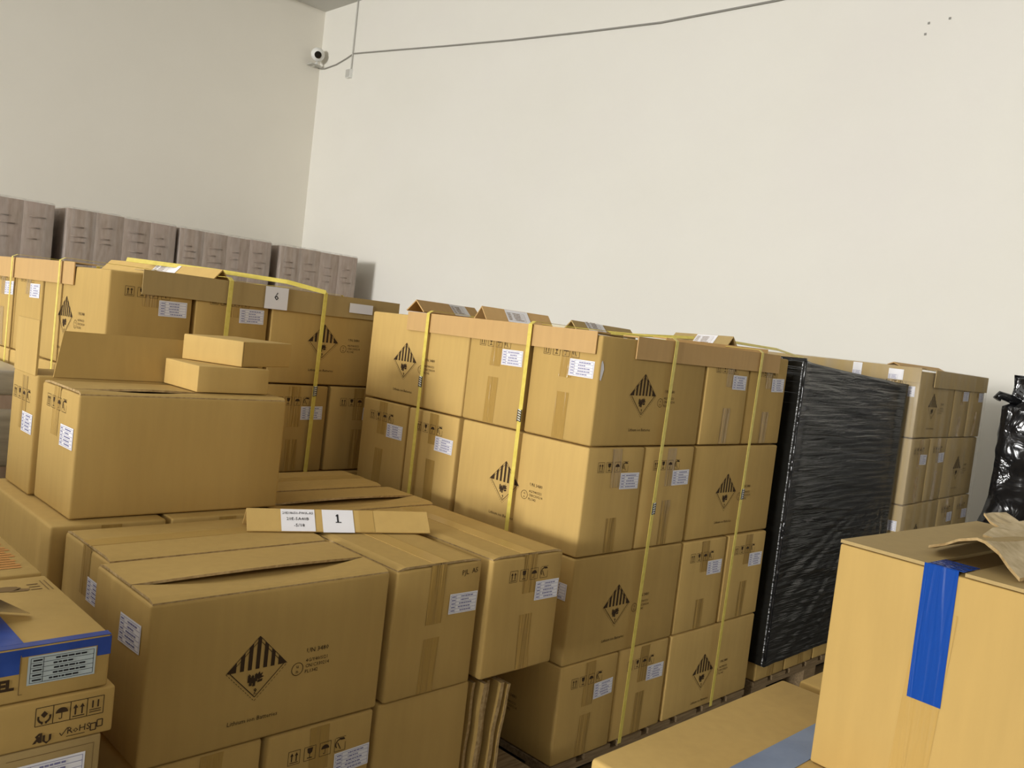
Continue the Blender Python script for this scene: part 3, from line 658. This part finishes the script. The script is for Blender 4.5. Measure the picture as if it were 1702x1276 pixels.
mb = MB(); mb.v = []; pts = [Vector((3.138 + 0.006 * noise.noise(Vector((z * 9, 0, 0))), 1.560, z)) for z in [0.24 + k * 0.0237 for k in range(51)]]
tube(mb, [p - Vector((3.67, 2.13, 0.2)) for p in pts], 0.006, 6); tag(mb.build('corner_fold', FILM2, cb, True), 'shiny folded film edge at the corner')
mb = MB(); tube(mb, [(3.15 - 3.67, 1.565 - 2.13, 1.229), (3.15 - 3.67, 1.80 - 2.13, 1.224), (3.16 - 3.67, 2.2 - 2.13, 1.212)], 0.008, 6); mb.build('top_fold', FILM2, cb, True)

# ------------------------------------------------------------------ crumpled black wrapped load at the right edge
eb = empty('black_wrapped_load', (6.0, 1.0, 0), 0, 'bulky load in crumpled black film at the right edge before the wall', 'wrapped pallet')
def dispE(q, n):
    s_ = q.x if abs(n.y) > 0.5 else q.y
    lo = max(0, 1.0 - q.z)
    v = 0.05 * noise.noise(Vector((s_ * 2.5, q.z * 2.5, 7.7 + n.x))) + (0.012 + 0.03 * lo) * noise.noise(Vector((s_ * 8, q.z * 8, 2.1))) + 0.005 * noise.noise(Vector((s_ * 22, q.z * 22, 5.1)))
    return v + 0.02 * (1 if q.z < 1.33 else -1) + (0.22 if n.x < -0.5 else 0.0) * max(0, 1.12 - q.z) ** 1.7 * (1 if q.z > 0.55 else (q.z / 0.55) ** 0.3) - 0.01
def ztopE(p): return 1.49 + 0.025 * noise.noise(Vector((p.x * 5, p.y * 5, 0.5))) - 0.05 * max(0, 0.25 - abs(p.y - 1.35)) * -1
film_box(5.50, 6.30, 0.45, 1.50, 0.02, ztopE, 46, 80, dispE, FILM2, 'film', eb, (6.0, 1.0, 0))
mb = MB(); tube(mb, [(5.53 - 6.0, 1.44 - 1.0, 1.345), (5.49 - 6.0, 1.49 - 1.0, 1.365), (5.46 - 6.0, 1.525 - 1.0, 1.375), (5.45 - 6.0, 1.535 - 1.0, 1.35)], 0.024, 8); mb.build('film_knot', FILM2, eb, True)

# ------------------------------------------------------------------ front stack under the sign 1
pallet('wooden_pallet', 'wooden pallet under the front stack with sign 1', 0.67, 1.79, 1.53, 2.64, 0.2)
gF = 'cartons in the front stack under sign 1'
def FC(label, *b, **k): return Carton('cardboard_box', label, *b, group=gF, **k)
lo = [((0.672, 0.926), (1.525, 2.065), 'carton in bottom tier of front stack, leftmost on the front side'), ((0.938, 1.203), (1.52, 2.06), 'carton with icons in bottom tier of front stack, beneath the hazard diamond'), ((1.222, 1.508), (1.53, 2.07), 'blank carton in bottom tier of front stack, beside folded cardboard sheets')]
for k, (x, y, lab) in enumerate(lo):
    c = FC(lab, *x, *y, 0.202, 0.510, tape=(k < 2))
    if k == 1: c.end('v-', a=0.168)
for k, (x0, x1, y0, y1) in enumerate(((0.672, 1.2, 2.08, 2.345), (0.672, 1.2, 2.36, 2.62), (1.24, 1.505, 2.085, 2.62), (1.52, 1.785, 2.085, 2.62))):
    FC(f'carton inside bottom tier of front stack, {("left inner", "left rear", "right inner", "right rear")[k]} one', x0, x1, y0, y1, 0.202, 0.510)
c = FC('large front carton with hazard diamond and lid flap lifting, front stack', 0.664, 1.206, 1.518, 1.792, 0.514, 0.838, top='open', tape=False, amp=0.005); c.marks('v-'); c.label('u-', 0.150, 0.212, 0.096, 0.055, rot=0.02)
c = FC('carton behind the front hazard diamond carton, label on left end', 0.690, 1.218, 1.803, 2.070, 0.514, 0.836, top='closed'); c.label('u-', 0.163, 0.205, 0.094, 0.052)
F3 = FC('carton under the open tall boxes, dark left side, front stack', 0.662, 0.930, 2.083, 2.635, 0.514, 0.838)
FC('inner carton under the middle of the tall boxes, front stack', 0.942, 1.215, 2.083, 2.635, 0.514, 0.838)
c = FC('carton with handwritten mark and white label, right of hazard diamond carton', 1.228, 1.494, 1.52, 2.055, 0.514, 0.835, top='closed', m=K1); c.label('v-', 0.166, 0.190, 0.092, 0.050, rot=-0.02)
c.decal('handwriting', 'v-', T2().text('PJL  A5', 0, 0, 0.018), 0.20, 0.283, INK, rot=0.06)
c = FC('carton with handling icons and white label at right end of front stack', 1.522, 1.788, 1.51, 2.05, 0.514, 0.833, top='closed', m=K1); c.decal('handling_icons', 'v-', T_IC, 0.066, 0.246, INK); c.label('v-', 0.168, 0.186, 0.090, 0.052)
FC('carton with bowed lid behind sign 1, front stack', 1.240, 1.792, 2.072, 2.340, 0.514, 0.835, top='open', tape=False, m=K1)
FC('rear carton of front stack beside the stack with sign 6', 1.240, 1.792, 2.352, 2.62, 0.514, 0.835, top='closed', m=K1)
# folded flat cartons standing at the right end
for k in range(5):
    mb = MB(); x = 1.528 + k * 0.027; n = 14; th = 0.009 + 0.004 * (k % 2); vs = []; rnd = random.Random(k)
    y0 = 1.525 + rnd.uniform(0, 0.02); y1 = 2.02; zt = 0.492 - 0.004 * k + rnd.uniform(-0.006, 0.006)
    for j in range(n + 1):
        z = 0.202 + (zt - 0.202) * j / n; wv = 0.0018 * math.sin(j * 0.9 + k * 1.3) + (0.022 * (j / n) ** 2 if k > 2 else 0.008 * (j / n))
        vs += [(x + wv - th / 2, y0, z), (x + wv + th / 2, y0, z), (x + wv + th / 2, y1, z), (x + wv - th / 2, y1, z)]
    fs = []; em = []
    for j in range(n):
        for q in range(4): fs.append((j * 4 + q, j * 4 + (q + 1) % 4, j * 4 + 4 + (q + 1) % 4, j * 4 + 4 + q)); em.append(1 if q in (0, 2) else 0)
    fs += [(3, 2, 1, 0), tuple(4 * n + q for q in range(4))]; em += [1, 1]
    mb.v = vs; mb.f = fs; mb.m = em
    tag(mb.build('flattened_carton', [K1, EDGE]), f'folded flat cardboard sheet standing under front stack, {("first", "second", "third", "fourth", "outermost")[k]} from left', 'cardboard sheet', 'folded cardboard sheets beside the front stack')
# tall boxes with open flap on the front stack
c = Carton('cardboard_box', 'large blank-fronted carton on front stack carrying two small boxes', 0.712, 1.257, 2.125, 2.395, 0.840, 1.146, group='tall boxes on the front stack', top='ajar', tape=False, amp=0.006)
c.decal('handling_icons', 'u-', T_IC, 0.050, 0.244, INK); c.label('u-', 0.168, 0.163, 0.088, 0.052)
mb = MB(); c.sheet(mb, 'u-', 0.098, 0.146, 0.18, 0.300, 0.0007); tag(mb.build('tape', TAPE2, c.root), None)
c2 = Carton('cardboard_box', 'open carton with raised flaps behind the large blank-fronted carton', 0.700, 1.245, 2.402, 2.606, 0.840, 1.150, group='tall boxes on the front stack', tape=False, amp=0.003)
c2.decal('handling_icons', 'u-', T_IC, 0.020, 0.235, INK); c2.label('u-', 0.11, 0.155, 0.085, 0.052)
mb = MB(); c2.sheet(mb, 'u-', 0.085, 0.133, 0.16, 0.300, 0.0007); mb.build('tape', TAPE2, c2.root)
mb = MB(); mb.box(-0.2725, -0.2675, -0.085, 0.102, 0.308, 0.450, 0); mb.build('end_flap', [K2], c2.root)
mb = MB(); M = Matrix.Translation((0, -0.102, 0.308)) @ Matrix.Rotation(math.radians(-8), 4, 'X'); mb.box(-0.235, 0.12, -0.0025, 0.0025, 0, 0.122, 0, M)
mb.v[4] = (mb.v[4][0] + 0.022, mb.v[4][1], mb.v[4][2]); mb.v[7] = (mb.v[7][0] + 0.022, mb.v[7][1], mb.v[7][2]); mb.build('front_flap', [K1], c2.root)
c = Carton('small_box', 'small brown box lying directly on the large blank-fronted carton', 1.020, 1.226, 2.180, 2.390, 1.148, 1.218, group='two small boxes', cat='small box', tape=False, r=0.003, amp=0.001, m=K2)
c = Carton('small_box', 'small brown box turned askew on top of the other small box', 0, 0.226, 0, 0.205, 1.2195, 1.290, frame=(1.150, 2.200, 25), group='two small boxes', cat='small box', tape=False, r=0.003, amp=0.001, m=K2)
mb = MB(); c.sheet(mb, 'v-', 0.002, 0.004, 0.001, 0.069, 0.0008, n=1); mb.build('seam', INNER, c.root)
# sign 1
p, q = Vector((1.075, 1.958, 0.886)), Vector((1.522, 1.79, 0.886)); d = (q - p).normalized(); sd = Vector((d.y, -d.x, 0))
sb = angle_board('folded cardboard edge board with sheet 1 and handwritten note on front stack', p, q, (0.066, 0.064), (sd.x * 0.72, sd.y * 0.72, -0.70), (-sd.x * 0.66, -sd.y * 0.66, -0.75), K2, th=0.004, name='sign_board', group='folded sign boards')
cv = Vector((sd.x * 0.72, sd.y * 0.72, -0.70)).normalized(); L = (q - p).length
t1 = T2().text('1', 0.04, 0.030, 0.034, 'CENTER', 0.0004).rect(0.034, 0.0285, 0.049, 0.0312).line((0.0355, 0.0485), (0.0412, 0.0535), 0.0028)
sheet3('number_sheet', d * (0.395 * L) + cv * 0.069, d, -cv, 0.082, 0.068, [PAPER, INKK], sb, t1, off=0.0012, label='white sheet printed with 1')
tn = T2(); tn.text('20E18650-PWA-A5', 0.043, 0.050, 0.0098, 'CENTER'); tn.text('20E-5A40B', 0.042, 0.032, 0.0125, 'CENTER'); tn.text('-5/18', 0.045, 0.013, 0.013, 'CENTER')
sheet3('note_sheet', d * (0.175 * L) + cv * 0.0665, d, -cv, 0.086, 0.065, [PAPER, INKK], sb, tn, off=0.0012, label='white sheet with handwritten note')
MB().add([(d * (a * L)) + cv * b_ + d.cross(-cv) * 0.0008 for a, b_ in ((0.60, 0.001), (0.60, 0.065), (0.68, 0.065), (0.68, 0.001))], [(0, 1, 2, 3)]).build('tape', LIDTAPE, sb)

# ------------------------------------------------------------------ grey film load left behind the tall boxes
gb = empty('wrapped_pallet_load', (0.42, 3.75, 0), 0, 'low grey film-wrapped load at the left edge behind the tall boxes', 'wrapped pallet')
for k in range(3):
    for (z0, z1) in ((0.14, 0.60), (0.605, 1.062)): MB().box(-0.5 + 0.335 * k, -0.5 + 0.335 * k + 0.33, -0.5, 0.5, z0, z1).build('carton', KG, gb)
for z0, z1 in ((0.990, 1.076), (0.745, 0.945)):
    mb = MB(); rbox(mb, 0.508 + 0.002 * (z0 > 0.9), 0.508, z0, z1, 0.012, {(1, -1): 0.006}, 6); mb.build('film_band', GREYO, gb, True)
MB().box(-0.5, 0.5, -0.5, 0.5, 0.0, 0.138).build('pallet', WOOD, gb)

# ------------------------------------------------------------------ shallow cartons with blue tape at the left front
gL = 'shallow cartons at the left front'
def LC(label, *b, **k): return Carton('shallow_box', label, *b, group=gL, cat='shallow carton', tape=False, amp=0.001, r=0.004, **k)
LC('large brown carton under the shallow boxes at the left front', 0.10, 0.53, 1.352, 2.02, 0.0, 0.616)
c = LC('lowest visible shallow carton at the left front, label on front', 0.18, 0.531, 1.352, 1.69, 0.618, 0.695, m=K4)
c.decal('printed_frame', 'v-', (lambda t: (t.path([(0, 0.06), (0.124, 0.06), (0.124, 0)], 0.001), t)[1])(T2()), 0.216, 0.005, INKF); c.label('v-', 0.228, 0.0, 0.100, 0.054, kind=2)
c = LC('shallow carton with four handling icons, middle one at the left front', 0.19, 0.545, 1.348, 1.69, 0.697, 0.771)
t = T2(); k_ = 0.95
for i in range(4): frame(t, i * 0.0245, 0, 0.0245, 0.0285)
t.disc(0.012, 0.017, 0.005, 0.0055, n=4); t.ring(0.0122, 0.0125, 0.0085, 0.003, 8, PI * 0.9, PI * 1.4); t.ring(0.0122, 0.0125, 0.0085, 0.003, 8, -PI * 0.4, PI * 0.1); t.rect(0.008, 0.002, 0.0108, 0.006); t.rect(0.0138, 0.002, 0.0166, 0.006)
umbrella(t, 0.0245, 0.001, 0.88); arrows(t, 0.049, 0.0, 0.88); t.text('11', 0.0857, 0.012, 0.016, 'CENTER', 0.0004); t.rect(0.077, 0.008, 0.0945, 0.0094); t.rect(0.077, 0.0045, 0.0945, 0.0059)
c.decal('handling_icons', 'v-', t, 0.240, 0.034, INK)
t = T2(); t.text('R', 0, 0, 0.020, 'LEFT', 0.0008); t.v = [(-x + 0.014, y) for x, y in t.v]; t.f = [f[::-1] for f in t.f]; t.text('U', 0.014, -0.003, 0.018, 'LEFT', 0.0008)
t.text('RoHS', 0.048, 0.004, 0.015); t.path([(0.038, 0.008), (0.041, 0.003), (0.049, 0.014)], 0.0012); t.line((0.048, 0.0), (0.075, 0.0), 0.001)
for a in (0.083, 0.0925): frame(t, a, 0.001 if a < 0.09 else 0.005, 0.008, 0.011, 0.0016)
c.decal('certification_marks', 'v-', t, 0.238, 0.008, INK)
c = LC('shallow carton sealed with dark blue tape, torn lid, topmost at the left front', 0.20, 0.532, 1.350, 1.682, 0.773, 0.856)
c.label('v-', 0.214, 0.024, 0.096, 0.044, kind=3, paper=PAPERG, ink=INKK, label='grey green data label')
c.decal('lettering', 'v-', T2().text('EL', 0.0, 0, 0.022, 'LEFT', 0.0012), 0.175, 0.022, INK)
c.decal('printed_frame', 'v-', T2().path([(0.0, 0.06), (0.0, 0.0), (0.005, 0.0)], 0.0012), 0.204, 0.012, INKF)
mb = MB(); c.sheet(mb, 'v-', 0.0, 0.203, 0.044, 0.081, 0.0006, n=3); c.sheet(mb, 'v-', 0.2, 0.332, 0.069, 0.081, 0.0006, n=2); c.sheet(mb, 'v-', 0.312, 0.332, 0.052, 0.071, 0.0006, n=2)
hx, hy = c.hx, c.hy
mb.box(-hx, hx, -hy + 0.001, -hy + 0.018, 0.0832, 0.0838); mb.box(-0.02, 0.045, -hy + 0.016, 0.02, 0.0832, 0.0840)
mb.box(hx - 0.0002, hx + 0.0006, -hy, -hy + 0.02, 0.052, 0.081)
mb.build('blue_tape', BLUED, c.root)
tl = T2(); tl.disc(0.03, 0.025, 0.024, 0.014, n=9); tl.poly((0.05, 0.022), (0.066, 0.016), (0.06, 0.006), (0.03, 0.008))
for k in range(5): tl.rect(0.07 + 0.007 * k, 0.0, 0.0715 + 0.007 * k, 0.055) if k > 2 else tl.rect(0.066, 0.008 + k * 0.014, 0.084, 0.012 + k * 0.014)
c.decal('faded_print', 'top', tl, 0.222, 0.248, INKF)
MB().add([Vector(p) for p in ((-0.09, 0.02, 0.085), (0.035, -0.01, 0.085), (0.03, -0.05, 0.125), (-0.09, -0.09, 0.118), (0.032, -0.052, 0.122), (-0.09, -0.092, 0.114))], [(0, 1, 2, 3), (3, 2, 4, 5)]).build('torn_flap', [K2], c.root)
MB().add([Vector(p) for p in ((0.038, 0.00, 0.086), (0.085, -0.035, 0.0865), (0.08, -0.052, 0.093), (0.03, -0.045, 0.124))], [(0, 1, 2, 3)]).build('torn_flap', [K4], c.root)
c = LC('shallow carton with faded orange print behind the blue taped one', 0.20, 0.532, 1.700, 2.03, 0.618, 0.856)
to = T2(); rnd = random.Random(3)
for k in range(13): x = rnd.uniform(0.0, 0.012); to.rect(x, 0.005 + k * 0.015, x + rnd.uniform(0.035, 0.05), 0.0165 + k * 0.015)
c.decal('orange_print', 'top', to, 0.263, 0.035, ORANGE)

# ------------------------------------------------------------------ right front boxes
gR = 'plain cartons at the right front'
Carton('cardboard_box', 'carton beneath the two right front boxes, mostly out of frame', 1.02, 1.57, 0.31, 0.73, 0.0, 0.40, group=gR, m=K1)
Carton('cardboard_box', 'second carton beneath the right front box, out of frame', 1.62, 2.10, 0.16, 0.73, 0.0, 0.79, group=gR, m=K1)
c = Carton('cardboard_box', 'low carton with pale blue tape under the bright right front box', 1.004, 1.586, 0.300, 0.748, 0.402, 0.793, group=gR, m=K2, tape=False, amp=0.002)
MB().box(-0.29, 0.29, 0.030, 0.088, 0.3914, 0.3922).build('blue_tape', BLUEP, c.root)
mb = MB(); c.sheet(mb, 'u-', 0.136, 0.194, 0.30, 0.388, 0.0007); mb.build('blue_tape', BLUEP, c.root)
a4 = math.radians(-4)
cx, cy = 1.3 + 0.26 * math.cos(a4) + 0.155 * math.sin(a4), 0.551 + 0.26 * math.sin(a4) - 0.155 * math.cos(a4)
c = Carton('cardboard_box', 'large bright plain carton with blue tape and torn lid, right front', cx - 0.26, cx + 0.26, cy - 0.155, cy + 0.155, 0.795, 1.1395, yaw=-4, group=gR, m=K1, tape=False, amp=0.003, r=0.003)
for y0, y1 in ((0.024, 0.1545), (-0.1545, -0.028)): MB().box(-0.2605, 0.2595, y0, y1, 0.3462, 0.3512).build('lid_flap', [K4], c.root)
mb = MB(); c.sheet(mb, 'u-', 0.130, 0.177, 0.157, 0.3515, 0.0016, n=6, skew=-0.002); mb.box(-0.2600, -0.205, -0.026, 0.022, 0.3515, 0.3522); mb.build('blue_tape', BLUE, c.root)
mb = MB(); c.sheet(mb, 'u-', 0.118, 0.170, 0.03, 0.290, 0.0008, n=6, skew=0.012); mb.build('tape', TAPE2, c.root)
# torn lid pieces
def torn(name, rows, m, parent, th=0.004):
    mb = MB(); n = len(rows[0]); vs = [Vector(p) for r in rows for p in r]; N = len(vs); fs = []; es = []
    for i in range(len(rows) - 1):
        for j in range(n - 1): a = i * n + j; fs.append((a, a + 1, a + n + 1, a + n)); fs.append((a + N, a + n + N, a + n + 1 + N, a + 1 + N))
    ring = [j for j in range(n)] + [i * n + n - 1 for i in range(1, len(rows))] + [(len(rows) - 1) * n + j for j in range(n - 2, -1, -1)] + [i * n for i in range(len(rows) - 2, 0, -1)]
    for a, b in zip(ring, ring[1:] + ring[:1]): es.append((a, b, b + N, a + N))
    mb.add(vs + [v - Vector((0, 0, th)) for v in vs], fs, 0); mb.f += es; mb.m += [1] * len(es); return mb.build(name, [m, EDGE], parent)
Z = 0.3515
PALE = noisy('torn_pale_board', (0.46, 0.36, 0.21), (0.62, 0.51, 0.33), 60, 0.95, 0.1, bump=0.5, bscale=50)
rnd = random.Random(8); prof = ((0.060, 0.002), (0.048, 0.008), (0.033, 0.016), (0.008, 0.029), (-0.020, 0.040), (-0.032, 0.038), (-0.047, 0.025), (-0.066, 0.012), (-0.086, 0.003))
jag = (-0.150, -0.205, -0.185, -0.205, -0.216, -0.218, -0.206, -0.221, -0.233)
def lid_rows(lo, hi):
    rows = []
    for i in range(9):
        f = i / 8; hh = 1 - 0.75 * f; r = []
        for k in range(lo, hi):
            y, h = prof[k]; x0 = jag[k]
            r.append((x0 + (0.20 - x0) * f + (rnd.uniform(-0.004, 0.004) if 0 < i < 8 else 0), y * (1 + 0.3 * f), Z + 0.0055 + h * hh + rnd.uniform(-0.0012, 0.0012)))
        rows.append(r)
    return rows
torn('torn_flap', lid_rows(0, 6), K4, c.root)
o = torn('torn_flap', lid_rows(5, 9), PALE, c.root, 0.005); tag(o, 'pale torn paper side of the lid')
rows = []
for i in range(6):
    f = i / 5; rows.append([(-0.05 + 0.25 * f, 0.035 - 0.022 * j + rnd.uniform(-0.006, 0.006), Z + 0.026 - 0.005 * j + 0.014 * f + rnd.uniform(-0.003, 0.003)) for j in range(4)])
torn('torn_flap', rows, PALE, c.root, 0.004)
rows = []
for i in range(5):
    f = i / 4; rows.append([(0.12 + 0.10 * f + rnd.uniform(-0.01, 0.01), 0.10 - 0.02 * j + rnd.uniform(-0.006, 0.006), Z + 0.034 - 0.009 * j + rnd.uniform(-0.003, 0.003)) for j in range(4)])
torn('torn_flap', rows, PALE, c.root, 0.004)
MB().add([Vector(p) for p in ((-0.235, 0.023, 0.3462), (-0.235, -0.027, 0.3462), (0.2, -0.027, 0.3462), (0.2, 0.023, 0.3462))], [(0, 1, 2, 3)]).build('lid_cavity_shade', INNER, c.root)  # dark sheet paints the shade of the cavity below the torn lid

# waist-high row of unseen cartons added left of the frame (it shades the lower left ends of the front stack)
for k in range(3):
    for j in range(2):
        Carton('cardboard_box', f'plain carton outside the left edge of frame, {("bottom", "middle", "top")[k]} layer, {("near", "far")[j]} one', -2.0, -1.0, 1.75 + 0.62 * j, 2.35 + 0.62 * j, 0.36 * k, 0.36 * k + 0.358, group='unseen cartons added left of the frame', m=K1)
